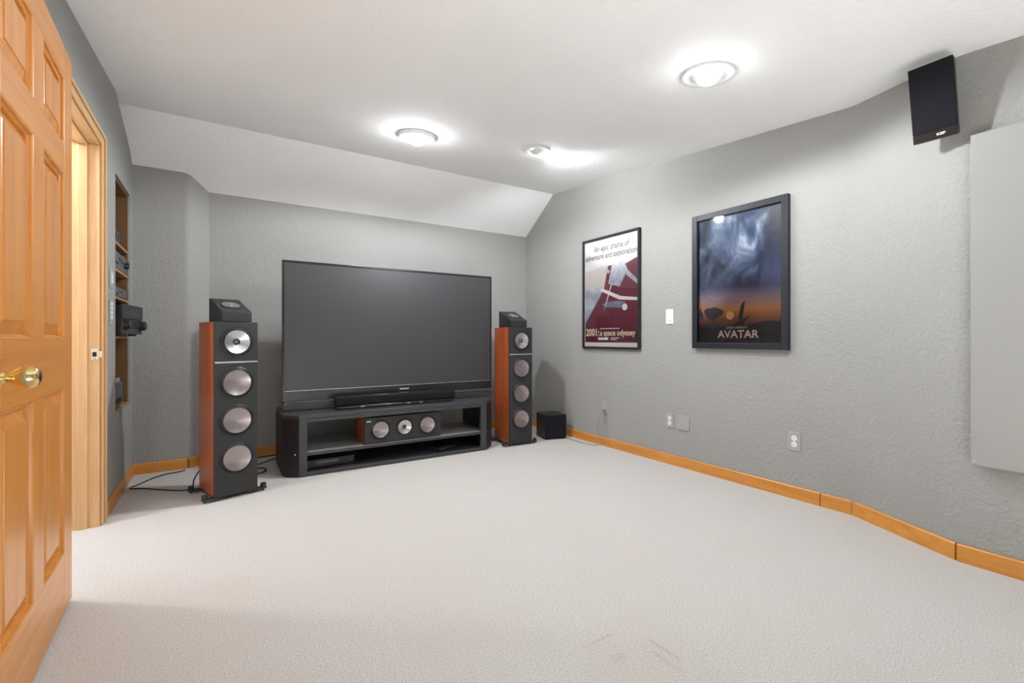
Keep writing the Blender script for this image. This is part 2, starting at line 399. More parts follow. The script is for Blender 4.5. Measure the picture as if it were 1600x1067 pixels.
obj('door_stop', B(SX0, SX1, DY0+0.0185, DY0+0.030, 0, DZ-0.031), 'jamb', tr, bevel=0.003)
obj('door_stop', B(SX0, SX1, DY0+0.0185, DY1-0.0185, DZ-0.030, DZ-0.0185), 'jamb_y', tr, bevel=0.003)
bm = B(XL-0.034, XL-0.002, DY1-0.0205, DY1-0.0185, 0.885, 0.945)
sp = part_label(obj('strike_plate', bm, 'strike', tr, bevel=0.001), 'small brass strike plate with a dark latch hole')
obj('strike_lip', B(XL-0.002, XL+0.013, DY1-0.0225, DY1-0.0185, 0.898, 0.932), 'strike', sp, bevel=0.001)
obj('latch_hole', B(XL-0.028, XL-0.012, DY1-0.0212, DY1-0.0206, 0.903, 0.927), 'slot', sp)
for z in (0.891, 0.939):
    obj('screw', lathe(bmesh.new(), [(0, 0.0008), (0.003, 0.0008), (0.0035, 0)], (0,-1,0), (XL-0.020, DY1-0.0206, z), 10), 'silver', sp)

# ---- six panel door swung right back against the left wall
DW, DH, DT = 0.914, 2.035, 0.035
door = bpy.data.objects.new('door_1', None); C.objects.link(door); struct(door)
part_label(door, 'open six-panel honey pine door folded back against the wall')
door.location = (-0.473, 2.385, 0.012); ang = math.atan2(0.036, 0.914)
# local frame: +y runs from hinge edge to latch edge, +x faces the room
door.rotation_euler = (0, 0, pi + 0)   # y local -> -Y world ; x local -> -X world
door.rotation_euler = (0, 0, 0)
def DYL(t): return -t                    # distance from the hinge edge -> local y
SW = 0.122; MW = 0.115
PW = (DW-2*SW-MW)/2
zr = [0.0, 0.216, 0.808, 0.985, 1.580, 1.685, 1.924, DH]   # rail edges
def dbox(t0, t1, z0, z1, x0=-DT, x1=0.0): return B(x0, x1, -t1, -t0, z0, z1)
obj('stile', dbox(0, SW, 0, DH), 'door_z', door, bevel=0.002)
obj('stile', dbox(DW-SW, DW, 0, DH), 'door_z', door, bevel=0.002)
for z0, z1 in ((0, zr[1]), (zr[2], zr[3]), (zr[4], zr[5]), (zr[6], DH)):
    obj('rail', dbox(SW+0.0003, DW-SW-0.0003, z0, z1), 'door_y', door, bevel=0.0015)
for z0, z1 in ((zr[1], zr[2]), (zr[3], zr[4]), (zr[5], zr[6])):
    obj('mullion', dbox(SW+PW, SW+PW+MW, z0+0.0003, z1-0.0003), 'door_z', door, bevel=0.0015)
    for t0 in (SW, SW+PW+MW):
        t1 = t0+PW
        # raised panel with sloping margins
        bm = bmesh.new()
        def ring(i, x): return [bm.verts.new((x, -(t0+i), z0+i)), bm.verts.new((x, -(t1-i), z0+i)), bm.verts.new((x, -(t1-i), z1-i)), bm.verts.new((x, -(t0+i), z1-i))]
        rs = [ring(0.0005, -0.031), ring(0.0005, -0.021), ring(0.015, -0.021), ring(0.050, -0.008), ring(0.051, -0.0055)]
        for a, b in zip(rs, rs[1:]):
            for k in range(4): bm.faces.new((a[k], a[(k+1)%4], b[(k+1)%4], b[k]))
        bm.faces.new(rs[0][::-1]); bm.faces.new(rs[-1])
        pn = obj('panel', bm, 'door_z', door)
        # ogee moulding round the panel
        bm = bmesh.new()
        prof = [(0.0, -0.0005), (0.0, -0.0205), (0.014, -0.0205), (0.0125, -0.013), (0.007, -0.009), (0.0055, -0.003), (0.003, -0.001)]
        rs = [ring(i+0.0004, x) for i, x in prof]
        for a, b in zip(rs, rs[1:]+rs[:1]):
            for k in range(4): bm.faces.new((a[k], a[(k+1)%4], b[(k+1)%4], b[k]))
        obj('moulding', bm, 'door_z', pn)
kn = obj('knob', lathe(bmesh.new(), [(0, 0.082), (0.010, 0.081), (0.019, 0.077), (0.0255, 0.070), (0.028, 0.061), (0.0275, 0.054), (0.024, 0.045), (0.017, 0.035), (0.012, 0.028), (0.0105, 0.022), (0.013, 0.019), (0.0145, 0.016), (0.0125, 0.012), (0.014, 0.009), (0.019, 0.007)], (1,0,0), (0, -(DW-0.062), 0.897), 36), 'brass', door, smooth=True)
part_label(kn, 'polished brass egg-shaped knob')
obj('rosette', lathe(bmesh.new(), [(0.0, 0.009), (0.020, 0.0085), (0.028, 0.006), (0.033, 0.002), (0.033, 0.0005)], (1,0,0), (0, -(DW-0.062), 0.897), 36), 'brass', kn, smooth=True)
for z in (0.20, 1.02, 1.82):
    h = obj('hinge', lathe(bmesh.new(), [(0, 0), (0.006, 0), (0.006, 0.09), (0, 0.09)], (0,0,1), (-DT-0.004, 0.0075, z), 12), 'brass', door, smooth=True)
    obj('hinge_leaf', B(-DT+0.001, -DT+0.030, 0.0003, 0.0018, z, z+0.09), 'brass', h)
door.rotation_euler = (0, 0, ang)

# ---- baseboards
BH, BT = 0.078, 0.013
def board(name, a, b, side, m, label=None, h=BH):
    """one length of baseboard from plan point a to b; side = unit normal into the room"""
    a = Vector((*a, 0)); b = Vector((*b, 0)); n = Vector((*side, 0)).normalized(); t = BT
    bm = bmesh.new()
    sec = [(0.0006, 0.0), (t, 0.0), (t, h-0.006), (t-0.005, h), (0.0006, h)]
    p = [a + n*u + Vector((0,0,z)) for u, z in sec]
    prism(bm, p, b-a)
    o = struct(obj(name, bm, m)); o['label'] = label or 'honey oak baseboard'
    return o
board('baseboard_right', (XR, YB-BT), (XR, 1.338), (-1, 0), 'base_y', 'long oak baseboard under the posters')
board('baseboard_right_short', (XR, 1.333), (XR, 1.174), (-1, 0), 'base_y', 'short oak baseboard offcut before the wall bend')
jn = Vector((-(1.17-0.677), (XR-XJ))).normalized()
board('baseboard_jog', (XR-0.002, 1.166), (XJ+0.002, 0.681), (jn.x, jn.y), 'base_y', 'oak baseboard on the angled wall piece')
board('baseboard_right_near', (XJ, 0.678), (XJ, YF), (-1, 0), 'base_y', 'oak baseboard below the grey wall panel')
board('baseboard_back', (-0.052, YB), (XR-BT, YB), (0, -1), 'base_x', 'oak baseboard behind the television stand')
cn = Vector((0.13, -0.135)).normalized()
board('baseboard_chamfer', (-0.197, 4.340), (-0.062, YB-0.003), (cn.x, cn.y), 'base_x', 'short oak baseboard on the chamfered corner')
board('baseboard_bumpout', (XL+BT, 4.34), (-0.206, 4.34), (0, -1), 'base_x', 'oak baseboard below the bump-out wall')
board('baseboard_left', (XL, DY1+CW-0.003), (XL, 4.34), (1, 0), 'base_y', 'oak baseboard below the shelf niche')
board('baseboard_left_near', (XL, YF), (XL, DY0-CW-0.003), (1, 0), 'base_y', 'oak baseboard behind the open door')

# ================================================================== NICHE SHELVES AND EQUIPMENT
nd_ = 0.42; g_ = 0.0015
ns = thing('built_in_shelves', 'wooden shelves built into the wall niche beside the doorway', 'shelves', (XL, (NY0+NY1)/2, 0))
hy = (NY1-NY0)/2 - g_
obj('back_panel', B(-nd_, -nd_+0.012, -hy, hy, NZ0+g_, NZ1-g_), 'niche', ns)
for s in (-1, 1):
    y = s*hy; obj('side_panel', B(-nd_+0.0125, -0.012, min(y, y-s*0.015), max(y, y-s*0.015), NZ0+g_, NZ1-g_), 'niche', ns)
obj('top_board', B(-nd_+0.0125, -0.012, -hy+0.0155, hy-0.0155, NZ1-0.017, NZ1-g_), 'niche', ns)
SH = [0.552, 1.014, 1.265, 1.440, 1.610]
for z in SH: obj('shelf', B(-nd_+0.0125, -0.008, -hy+0.0155, hy-0.0155, z-0.016, z), 'shelf', ns, bevel=0.001)
YN = (NY0+NY1)/2
# receiver (stands proud of the niche, turned slightly)
rv = thing('av_receiver', 'large black receiver with two round knobs jutting from the shelf niche', 'receiver', (-0.480, 3.935, SH[1]+0.001), pi/2 - radians(6.8))
# local: -y faces the room, x along the front
obj('chassis', B(-0.212, 0.212, 0.014, 0.335, 0.014, 0.195), 'device', rv, bevel=0.004)
obj('front_panel', B(-0.2175, 0.2175, 0.0, 0.0135, 0.110, 0.202), 'device', rv, bevel=0.003)
obj('front_panel', B(-0.2175, 0.2175, 0.004, 0.0135, 0.012, 0.108), 'device', rv, bevel=0.003)
obj('display', B(-0.10, 0.10, -0.0008, -0.0002, 0.130, 0.175), 'tvblack', rv)
for x, z, r in ((-0.165, 0.070, 0.028), (0.165, 0.070, 0.032)):
    k = obj('knob', lathe(bmesh.new(), [(0, 0.034), (r*0.85, 0.034), (r, 0.030), (r, 0.0)], (0,-1,0), (x, 0.0035, z), 28), 'device', rv, smooth=True)
    obj('knob_collar', lathe(bmesh.new(), [(r*1.2, 0.004), (r*1.25, 0)], (0,-1,0), (x, 0.0038, z), 28), 'tvblack', k)
for i in range(5): obj('button', B(-0.09+i*0.04, -0.07+i*0.04, 0.001, 0.0039, 0.035, 0.045), 'devgrey', rv)
for x in (-0.18, 0.18):
    for y in (0.05, 0.30): obj('foot', lathe(bmesh.new(), [(0, 0), (0.022, 0), (0.024, 0.0135), (0, 0.0135)], (0,0,1), (x, y, 0), 16), 'rubber', rv)
def deck(name, label, z, h, depth, wdt, m, front, y=YN, knob=None, x=-0.012):
    t = thing(name, label, 'player', (XL+x, y, z+0.001), pi/2)
    obj('chassis', B(-wdt/2, wdt/2, 0.0095, depth, 0.008, h), m, t, bevel=0.003)
    obj('front_panel', B(-wdt/2-0.003, wdt/2+0.003, 0.0, 0.009, 0.006, h+0.002), front, t, bevel=0.002)
    obj('tray', B(-wdt*0.15, wdt*0.15, -0.0025, -0.0003, h*0.55, h*0.75), 'tvblack', t)
    if knob: obj('knob', lathe(bmesh.new(), [(0, 0.024), (knob*0.9, 0.024), (knob, 0.02), (knob, 0)], (0,-1,0), (wdt*0.33, -0.0003, h*0.5), 20), 'tvblack', t, smooth=True)
    for i in range(4): obj('button', B(-wdt*0.42+i*0.025, -wdt*0.42+i*0.025+0.014, -0.003, -0.0003, h*0.3, h*0.42), 'tvblack', t)
    for xx in (-wdt*0.4, wdt*0.4): 
        for yy in (0.04, depth-0.04): obj('foot', lathe(bmesh.new(), [(0,0),(0.014,0),(0.014,0.0075),(0,0.0075)], (0,0,1), (xx, yy, 0), 12), 'rubber', t)
    return t
deck('disc_player', 'silver-grey slim player on the niche shelf just above the receiver', SH[2], 0.062, 0.30, 0.43, 'devgrey', 'devgrey')
deck('tape_deck', 'dark player with a round knob on the second niche shelf from the top', SH[3], 0.112, 0.30, 0.43, 'device', 'devgrey', knob=0.022)
deck('set_top_box', 'small black box at the near end of the topmost niche shelf', SH[4], 0.085, 0.22, 0.20, 'device', 'device', y=NY0+0.135)
pw = thing('power_conditioner', 'grey boxy unit with pale top in the lowest niche compartment', 'electronics', (XL-0.012, NY0+0.185, SH[0]+0.001), pi/2)
obj('body', B(-0.155, 0.155, 0.0, 0.28, 0.010, 0.155), 'devgrey', pw, bevel=0.004)
obj('lid', B(-0.150, 0.150, 0.012, 0.27, 0.1555, 0.185), 'devlight', pw, bevel=0.006)
obj('vent', B(-0.12, 0.12, -0.002, -0.0003, 0.03, 0.06), 'slot', pw)
for xx in (-0.13, 0.13):
    for yy in (0.03, 0.25): obj('foot', lathe(bmesh.new(), [(0,0),(0.012,0),(0.012,0.0095),(0,0.0095)], (0,0,1), (xx, yy, 0), 12), 'rubber', pw)

# ================================================================== LOUDSPEAKERS
def woofer(parent, x, z, r, yf, name='woofer'):
    """shallow aluminium dish in a rubber roll; faces -y at yf"""
    w_ = obj(name, lathe(bmesh.new(), [(r*1.0, 0.0), (r*1.0, 0.006), (r*0.97, 0.008), (r*0.945, 0.006), (r*0.94, 0.0)], (0,-1,0), (x, yf-0.0004, z), 48), 'driver_ring', parent, smooth=True)
    obj('surround', lathe(bmesh.new(), [(r*0.935, 0.0005), (r*0.92, 0.008), (r*0.88, 0.0115), (r*0.835, 0.0125), (r*0.805, 0.012), (r*0.802, 0.0008)], (0,-1,0), (x, yf-0.0004, z), 48), 'rubber', w_, smooth=True)
    n = 8; prof = [(r*0.81*(i/n), 0.0012+0.0) for i in range(n+1)]
    prof = [(r*0.80*(i/n), 0.0008 + 0.0115*(i/n)**2) for i in range(n+1)]
    obj('cone', lathe(bmesh.new(), prof, (0,-1,0), (x, yf-0.0004, z), 48), 'cone', w_, smooth=True)
    return w_
def uniq(parent, x, z, r, yf, ridges=44):
    w_ = obj('coaxial_driver', lathe(bmesh.new(), [(r*1.0, 0.0), (r*1.0, 0.003), (r*0.96, 0.004), (r*0.93, 0.003), (r*0.93, 0.0)], (0,-1,0), (x, yf-0.0004, z), 48), 'rubber', parent, smooth=True)
    bm = lathe(bmesh.new(), [(r*0.925, 0.0006), (r*0.90, 0.0022), (r*0.76, 0.0022), (r*0.745, 0.0006)], (0,-1,0), (x, yf-0.0004, z), 48)
    obj('surround', bm, 'rubber', w_, smooth=True)
    bm = bmesh.new()
    for k in range(ridges):
        a = 2*pi*k/ridges; ca, sa = cos(a), sin(a); hw = 0.0016
        for r0, r1 in ((r*0.775, r*0.875),):
            p = [(x+ca*r0-sa*hw, z+sa*r0+ca*hw), (x+ca*r1-sa*hw, z+sa*r1+ca*hw), (x+ca*r1+sa*hw, z+sa*r1-ca*hw), (x+ca*r0+sa*hw, z+sa*r0-ca*hw)]
            prism(bm, [(u, yf-0.0028, v) for u, v in p], (0, -0.0012, 0))
    o = obj('surround_ribs', bm, 'tvgrey', w_); o['kind'] = 'stuff'
    prof = [(r*0.20, 0.0006)] + [(r*(0.20+0.54*i/8), 0.0006+0.012*(i/8)**1.15) for i in range(1, 9)]
    obj('cone', lathe(bmesh.new(), prof, (0,-1,0), (x, yf-0.0004, z), 56), 'cone2', w_, smooth=True)
    tw = obj('tweeter', lathe(bmesh.new(), [(r*0.195, 0.0008), (r*0.19, 0.006), (r*0.15, 0.0035), (r*0.12, 0.0025)], (0,-1,0), (x, yf-0.0004, z), 32), 'rubber', w_, smooth=True)
    obj('dome', lathe(bmesh.new(), [(r*0.118, 0.0025), (r*0.09, 0.0055), (r*0.05, 0.0075), (0, 0.0082)], (0,-1,0), (x, yf-0.0004, z), 24), 'cone2', tw, smooth=True)
    bm = bmesh.new()
    for k in range(8):
        a = 2*pi*(k+0.5)/8; ca, sa = cos(a), sin(a)
        p = [(x+ca*r*0.03-sa*0.0012, z+sa*r*0.03+ca*0.0012), (x+ca*r*0.16-sa*0.0022, z+sa*r*0.16+ca*0.0022), (x+ca*r*0.16+sa*0.0022, z+sa*r*0.16-ca*0.0022), (x+ca*r*0.03+sa*0.0012, z+sa*r*0.03-ca*0.0012)]
        prism(bm, [(u, yf-0.0105, v) for u, v in p], (0, -0.0012, 0))
    obj('waveguide_petals', bm, 'tvgrey', tw)
    return w_
TW, TD, TZ0, TZ1, TF = 0.245, 0.300, 0.030, 1.102, -0.1635
def tower(label, loc, rz):
    t = thing('tower_speaker', label, 'speaker', loc, rz, 'front tower speakers')
    hw = TW/2
    obj('cabinet', B(-hw, hw, TF+0.0195, TF+TD, TZ0, TZ1), 'cherry', t, bevel=0.002)
    obj('front_baffle', B(-hw, hw, TF, TF+0.019, TZ0, TZ1), 'baffle', t, bevel=0.0015)
    st = obj('trim_strip', B(-hw+0.001, hw-0.001, TF-0.0025, TF-0.0003, 0.846, 0.856), 'silver', t)
    text('logo', 'KEF', 0.011, 'logo', st, (-hw+0.020, TF-0.0031, 0.8472), width=0.026, offset=0.0004)
    uniq(t, 0, 0.978, 0.098, TF)
    for z in (0.722, 0.487, 0.250): woofer(t, 0, z, 0.098, TF)
    pl = obj('plinth', B(-hw+0.004, hw-0.004, TF+0.012, TF+TD-0.006, 0.016, TZ0-0.0004), 'black', t, bevel=0.003)
    for sx in (-1, 1):
        for sy in (-1, 1):
            fx, fy = sx*0.167, sy*0.137
            bm = bmesh.new()
            prism(bm, [(sx*0.095, fy-0.022, 0.0135), (fx+sx*0.016, fy-0.017, 0.0135), (fx+sx*0.016, fy+0.017, 0.0135), (sx*0.095, fy+0.022, 0.0135)], (0, 0, 0.014))
            ft = obj('outrigger_foot', bm, 'black', t, bevel=0.003)
            obj('foot_cap', lathe(bmesh.new(), [(0.017, 0.028), (0.017, 0.046), (0.014, 0.050), (0, 0.050)], (0,0,1), (fx, fy, 0), 18), 'rubber', ft, smooth=True)
            obj('spike', lathe(bmesh.new(), [(0, 0), (0.003, 0.003), (0.0055, 0.006), (0.0055, 0.0132), (0, 0.0132)], (0,0,1), (fx, fy, 0), 12), 'black', ft, smooth=True)
    for z in (0.16, 0.20):
        for x in (-0.03, 0.03): obj('binding_post', lathe(bmesh.new(), [(0, 0.02), (0.008, 0.02), (0.009, 0)], (0,1,0), (x, TF+TD+0.0004, z), 12), 'brass', t)
    return t
RZL, RZR = radians(16.7), radians(-3.0)
LL, LR = (0.048, 3.530, 0), (2.387, 3.750, 0)
tower('cherry-sided tower speaker left of the television, nearest the doorway', LL, RZL)
tower('cherry-sided tower speaker between the television and the black cube subwoofer', LR, RZR)

def upfiring(label, loc, rz, parent_dx=0.0):
    t = thing('upfiring_speaker', label, 'speaker', loc, rz, 'upward firing speakers on the towers')
    w2, d0, d1, h0, h1 = 0.087, -0.135, 0.105, 0.066, 0.158
    bm = bmesh.new()
    prism(bm, [(-w2, d0, 0.002), (-w2, d1, 0.002), (-w2, d1, h1), (-w2, d1-0.02, h1), (-w2, d0, h0)], (2*w2, 0, 0))
    obj('cabinet', bm, 'black', t, bevel=0.004)
    n = Vector((0, -(h1-h0), (d1-0.02-d0))).normalized(); c = Vector((0, (d0+d1-0.02)/2, (h0+h1)/2))
    dr = obj('driver_ring', lathe(bmesh.new(), [(0.062, 0.0005), (0.062, 0.003), (0.056, 0.004), (0.054, 0.0008)], tuple(n), tuple(c), 36), 'rubber', t, smooth=True)
    obj('cone', lathe(bmesh.new(), [(0.012, 0.0006), (0.03, 0.0014), (0.0535, 0.0032)], tuple(n), tuple(c), 36), 'cone2', dr, smooth=True)
    obj('dome', lathe(bmesh.new(), [(0.0118, 0.001), (0.008, 0.004), (0, 0.006)], tuple(n), tuple(c), 20), 'silver', dr, smooth=True)
    for sx in (-1, 1):
        for y in (d0+0.02, d1-0.02): obj('pad', lathe(bmesh.new(), [(0,0),(0.008,0),(0.008,0.0018),(0,0.0018)], (0,0,1), (sx*0.065, y, 0), 10), 'rubber', t)
    return t
def on(loc, rz, dx, dy, z): return (loc[0]+cos(rz)*dx-sin(rz)*dy, loc[1]+sin(rz)*dx+cos(rz)*dy, z)
upfiring('black wedge speaker on top of the left tower, its round driver showing', on(LL, RZL, 0.010, -0.005, TZ1+0.0005), RZL)
upfiring('black wedge speaker on top of the tower by the black cube subwoofer', on(LR, RZR, -0.005, 0.0, TZ1+0.0005), RZR)

sb = thing('subwoofer', 'small black cube subwoofer on the carpet in the back corner', 'subwoofer', (2.845, 3.735, 0), radians(-13))
obj('cabinet', B(-0.115, 0.115, -0.104, 0.12, 0.012, 0.242), 'black', sb, bevel=0.006)
obj('grille', B(-0.112, 0.112, -0.120, -0.1045, 0.013, 0.240), 'cloth', sb, bevel=0.006)
for sx in (-1, 1):
    for sy in (-0.085, 0.10): obj('foot', lathe(bmesh.new(), [(0,0),(0.012,0),(0.012,0.0115),(0,0.0115)], (0,0,1), (sx*0.095, sy, 0), 12), 'rubber', sb)

# ================================================================== TELEVISION, STAND, SOUNDBAR
SX_0, SX_1, SXc0, SXc1, SYf, SYc, SYb, SZ = 0.486, 2.020, 0.390, 2.113, 3.605, 3.690, 4.150, 0.446
sd = thing('tv_stand', 'wide charcoal television stand with chamfered corners and open shelves', 'stand', ((SXc0+SXc1)/2, (SYf+SYb)/2, 0))
ox, oy = (SXc0+SXc1)/2, (SYf+SYb)/2
def SB(x0, x1, y0, y1, z0, z1): return B(x0-ox, x1-ox, y0-oy, y1-oy, z0, z1)
def SP(pts, z0, z1):
    return prism(bmesh.new(), [(x-ox, y-oy, z0) for x, y in pts], (0, 0, z1-z0))
full = [(SX_0, SYf), (SX_1, SYf), (SXc1, SYc), (SXc1, SYb), (SXc0, SYb), (SXc0, SYc)]
obj('top', SP(full, 0.417, SZ), 'stand', sd, bevel=0.003)
obj('top_rail', SB(0.5405, 1.9655, SYf+0.002, SYf+0.022, 0.392, 0.4165), 'stand', sd, bevel=0.002)
obj('base', SP([(SX_0+0.004, SYf+0.004), (SX_1-0.004, SYf+0.004), (SXc1-0.004, SYc), (SXc1-0.004, SYb), (SXc0+0.004, SYb), (SXc0+0.004, SYc)], 0.004, 0.030), 'stand', sd, bevel=0.003)
obj('pillar', SP([(SX_0, SYf+0.001), (0.540, SYf+0.001), (0.540, SYf+0.03), (SXc0+0.06, SYf+0.11), (SXc0+0.06, SYb), (SXc0+0.001, SYb), (SXc0+0.001, SYc)], 0.0305, 0.4165), 'stand', sd, bevel=0.002)
obj('pillar', SP([(SX_1, SYf+0.001), (1.966, SYf+0.001), (1.966, SYf+0.03), (SXc1-0.06, SYf+0.11), (SXc1-0.06, SYb), (SXc1-0.001, SYb), (SXc1-0.001, SYc)], 0.0305, 0.4165), 'stand', sd, bevel=0.002)
obj('side_skin', SP([(SX_0-0.004, SYf-0.0015+0.002), (SXc0-0.001, SYc-0.002), (SXc0-0.001, SYb-0.01), (SXc0-0.004, SYb-0.01), (SXc0-0.004, SYc-0.003), (SX_0-0.006, SYf+0.0015)], 0.012, 0.414), 'standdark', sd)
obj('side_skin', SP([(SX_1+0.004, SYf+0.0005), (SXc1+0.001, SYc-0.002), (SXc1+0.001, SYb-0.01), (SXc1+0.004, SYb-0.01), (SXc1+0.004, SYc-0.003), (SX_1+0.006, SYf+0.0015)], 0.012, 0.414), 'standdark', sd)
part_label(obj('glass_shelf', SB(0.4555, 2.0475, SYf+0.014, SYb-0.02, 0.158, 0.172), 'glass_shelf', sd, bevel=0.002), 'grey glass middle shelf')
obj('shelf_trim', SB(0.5405, 1.9655, SYf+0.003, SYf+0.0135, 0.150, 0.172), 'stand', sd, bevel=0.0015)
obj('cable_bar', SB(0.4555, 2.0475, SYb-0.019, SYb-0.001, 0.0305, 0.157), 'standdark', sd)
for x in (0.52, 1.98):
    for y in (3.70, 4.08): obj('glide', lathe(bmesh.new(), [(0,0),(0.018,0),(0.018,0.0038),(0,0.0038)], (0,0,1), (x-ox, y-oy, 0), 14), 'rubber', sd)

TX0, TX1, TY, TZa, TZb = 0.402, 2.214, 3.850, SZ+0.002, 1.592
tx, ty = (TX0+TX1)/2, TY
tv = thing('television', 'huge grey matte projection television standing on the charcoal stand', 'television', (tx, ty, TZa))
def TB(x0, x1, y0, y1, z0, z1): return B(x0-tx, x1-tx, y0-ty, y1-ty, z0-TZa, z1-TZa)
bm = bmesh.new()
f = [(TX0+0.01-tx, 0.05, 0.0), (TX1-0.01-tx, 0.05, 0.0), (TX1-0.01-tx, 0.05, TZb-0.02-TZa), (TX0+0.01-tx, 0.05, TZb-0.02-TZa)]
k = [(TX0+0.45-tx, 0.40, 0.0), (TX1-0.45-tx, 0.40, 0.0), (TX1-0.45-tx, 0.40, 0.60), (TX0+0.45-tx, 0.40, 0.60)]
fv = [bm.verts.new(p) for p in f]; kv = [bm.verts.new(p) for p in k]
bm.faces.new(fv); bm.faces.new(kv[::-1])
for i in range(4): bm.faces.new((fv[i], kv[i], kv[(i+1)%4], fv[(i+1)%4]))
obj('rear_housing', bm, 'tvblack', tv, bevel=0.01)
bw = 0.015
obj('bezel', TB(TX0, TX0+bw, TY, TY+0.049, 0.5975, TZb), 'tvblack', tv, bevel=0.002)
obj('bezel', TB(TX1-bw, TX1, TY, TY+0.049, 0.5975, TZb), 'tvblack', tv, bevel=0.002)
obj('bezel', TB(TX0+bw+0.0003, TX1-bw-0.0003, TY, TY+0.049, TZb-0.016, TZb), 'tvblack', tv, bevel=0.002)
obj('screen', TB(TX0+bw+0.0003, TX1-bw-0.0003, TY+0.005, TY+0.012, 0.5995, TZb-0.0165), 'screen', tv)
obj('screen_sill', TB(TX0+bw+0.0003, TX1-bw-0.0003, TY-0.002, TY+0.0048, 0.597, 0.6005), 'silver', tv)
lb = obj('lower_bezel', TB(TX0, TX1, TY+0.001, TY+0.049, 0.5215, 0.5968), 'tvblack', tv, bevel=0.003)
text('logo', 'MITSUBISHI', 0.016, 'logo', lb, (1.349-tx, 0.0003, 0.562-TZa), width=0.080, offset=0.0004)
obj('lower_panel', TB(TX0+0.002, TX1-0.002, TY-0.004, TY+0.049, TZa+0.0005, 0.512), 'tvgrey', tv, bevel=0.003)
obj('panel_groove', TB(TX0+0.02, TX1-0.02, TY+0.003, TY+0.049, 0.5122, 0.5213), 'devgrey', tv)
for x in (TX0+0.022, TX1-0.022): obj('screw', lathe(bmesh.new(), [(0, 0.002), (0.004, 0.0015), (0.005, 0)], (0,-1,0), (x-tx, -0.0043, 0.505-TZa), 10), 'silver', tv)

br = thing('soundbar', 'long black cloth-fronted soundbar in front of the television base', 'soundbar', (1.258, 3.750, SZ))
L2 = 0.505
obj('grille', B(-L2, L2, -0.045, 0.02, 0.026, 0.098), 'cloth', br, bevel=0.016, seg=4)
obj('top_cap', B(-L2+0.016, L2-0.016, -0.030, 0.040, 0.0985, 0.102), 'tvblack', br, bevel=0.001)
obj('base_bar', B(-L2+0.01, L2-0.01, -0.040, 0.035, 0.006, 0.0255), 'tvblack', br, bevel=0.003)
for x in (-0.36, 0.0, 0.36): obj('foot', B(x-0.03, x+0.03, -0.035, 0.03, 0.0005, 0.0055), 'rubber', br)
for x in (-0.30, 0.08, 0.19): obj('painted_glint', B(x-0.014, x+0.014, -0.0412, -0.0404, 0.014, 0.018), 'logo', br)  # pale slips stand in for reflections under the bar

cs = thing('center_speaker', 'dark wooden center speaker with three round drivers on the glass shelf', 'speaker', (1.272, 3.765, 0.1725))
obj('cabinet', B(-0.317, 0.317, -0.1155, 0.15, 0.003, 0.205), 'cherry', cs, bevel=0.002)
obj('front_baffle', B(-0.317, 0.317, -0.134, -0.116, 0.003, 0.205), 'baffle', cs, bevel=0.0015)
uniq(cs, 0.0, 0.110, 0.075, -0.134, 36)
for x in (-0.195, 0.195): woofer(cs, x, 0.108, 0.078, -0.134)
text('logo', 'KEF', 0.014, 'logo', cs, (-0.285, -0.1347, 0.172), width=0.034, offset=0.0006)
for x in (-0.28, 0.28):
    for y in (-0.10, 0.12): obj('pad', lathe(bmesh.new(), [(0,0),(0.01,0),(0.01,0.0027),(0,0.0027)], (0,0,1), (x, y, 0), 10), 'rubber', cs)

gb = thing('disc_recorder', 'flat black disc player on the left of the stand base', 'player', (0.705, 3.80, 0.0305), radians(3))
obj('body', B(-0.18, 0.18, -0.110, 0.13, 0.006, 0.062), 'device', gb, bevel=0.003)
obj('front_panel', B(-0.18, 0.18, -0.116, -0.1105, 0.006, 0.064), 'tvblack', gb, bevel=0.002)
obj('tray', B(-0.10, 0.06, -0.118, -0.1165, 0.036, 0.050), 'devgrey', gb)
for x in (-0.15, 0.15):
    for y in (-0.09, 0.11): obj('foot', lathe(bmesh.new(), [(0,0),(0.012,0),(0.012,0.0055),(0,0.0055)], (0,0,1), (x, y, 0), 12), 'rubber', gb)
rt = thing('flat_media_box', 'small flat black box lying askew on the right of the stand base', 'electronics', (1.655, 3.76, 0.0305), radians(24))
obj('body', B(-0.105, 0.105, -0.075, 0.075, 0.003, 0.030), 'device', rt, bevel=0.008, seg=3)
obj('top_panel', B(-0.088, 0.088, -0.058, 0.058, 0.0303, 0.032), 'tvblack', rt, bevel=0.0006)
for x in (-0.08, 0.08):
    for y in (-0.05, 0.05): obj('pad', lathe(bmesh.new(), [(0,0),(0.008,0),(0.008,0.0027),(0,0.0027)], (0,0,1), (x, y, 0), 10), 'rubber', rt)

# ================================================================== WALL-MOUNTED SPEAKER AND PANEL (right)
ws = thing('wall_speaker', 'thin black speaker tilted downwards high on the right wall', 'speaker', (2.700, 0.735, 2.060), -pi/2)
ti = Matrix.Rotation(radians(12.2), 4, 'X')     # local -y faces the room; lean the top forward
def TI(bm): bmesh.ops.transform(bm, matrix=ti, verts=bm.verts[:]); return bm
obj('body', TI(B(-0.076, 0.076, 0.004, 0.036, -0.164, 0.164)), 'tvblack', ws, bevel=0.006)
obj('grille', TI(B(-0.077, 0.077, -0.004, 0.0037, -0.124, 0.165)), 'cloth', ws, bevel=0.002)
obj('lower_trim', TI(B(-0.077, 0.077, -0.003, 0.0037, -0.165, -0.1245)), 'tvblack', ws, bevel=0.002)
text('logo', 'KEF', 0.014, 'logo', ws, (0, 0, 0), width=0.030, offset=0.0006, mtx=ti @ Matrix.Translation((0.022, -0.0036, -0.150)))
bm = tube(bmesh.new(), [(0, 0.037, 0.02), (0, 0.075, 0.025), (0, 0.105, 0.03)], 0.010, 12)
obj('bracket_arm', bm, 'tvblack', ws, smooth=True)

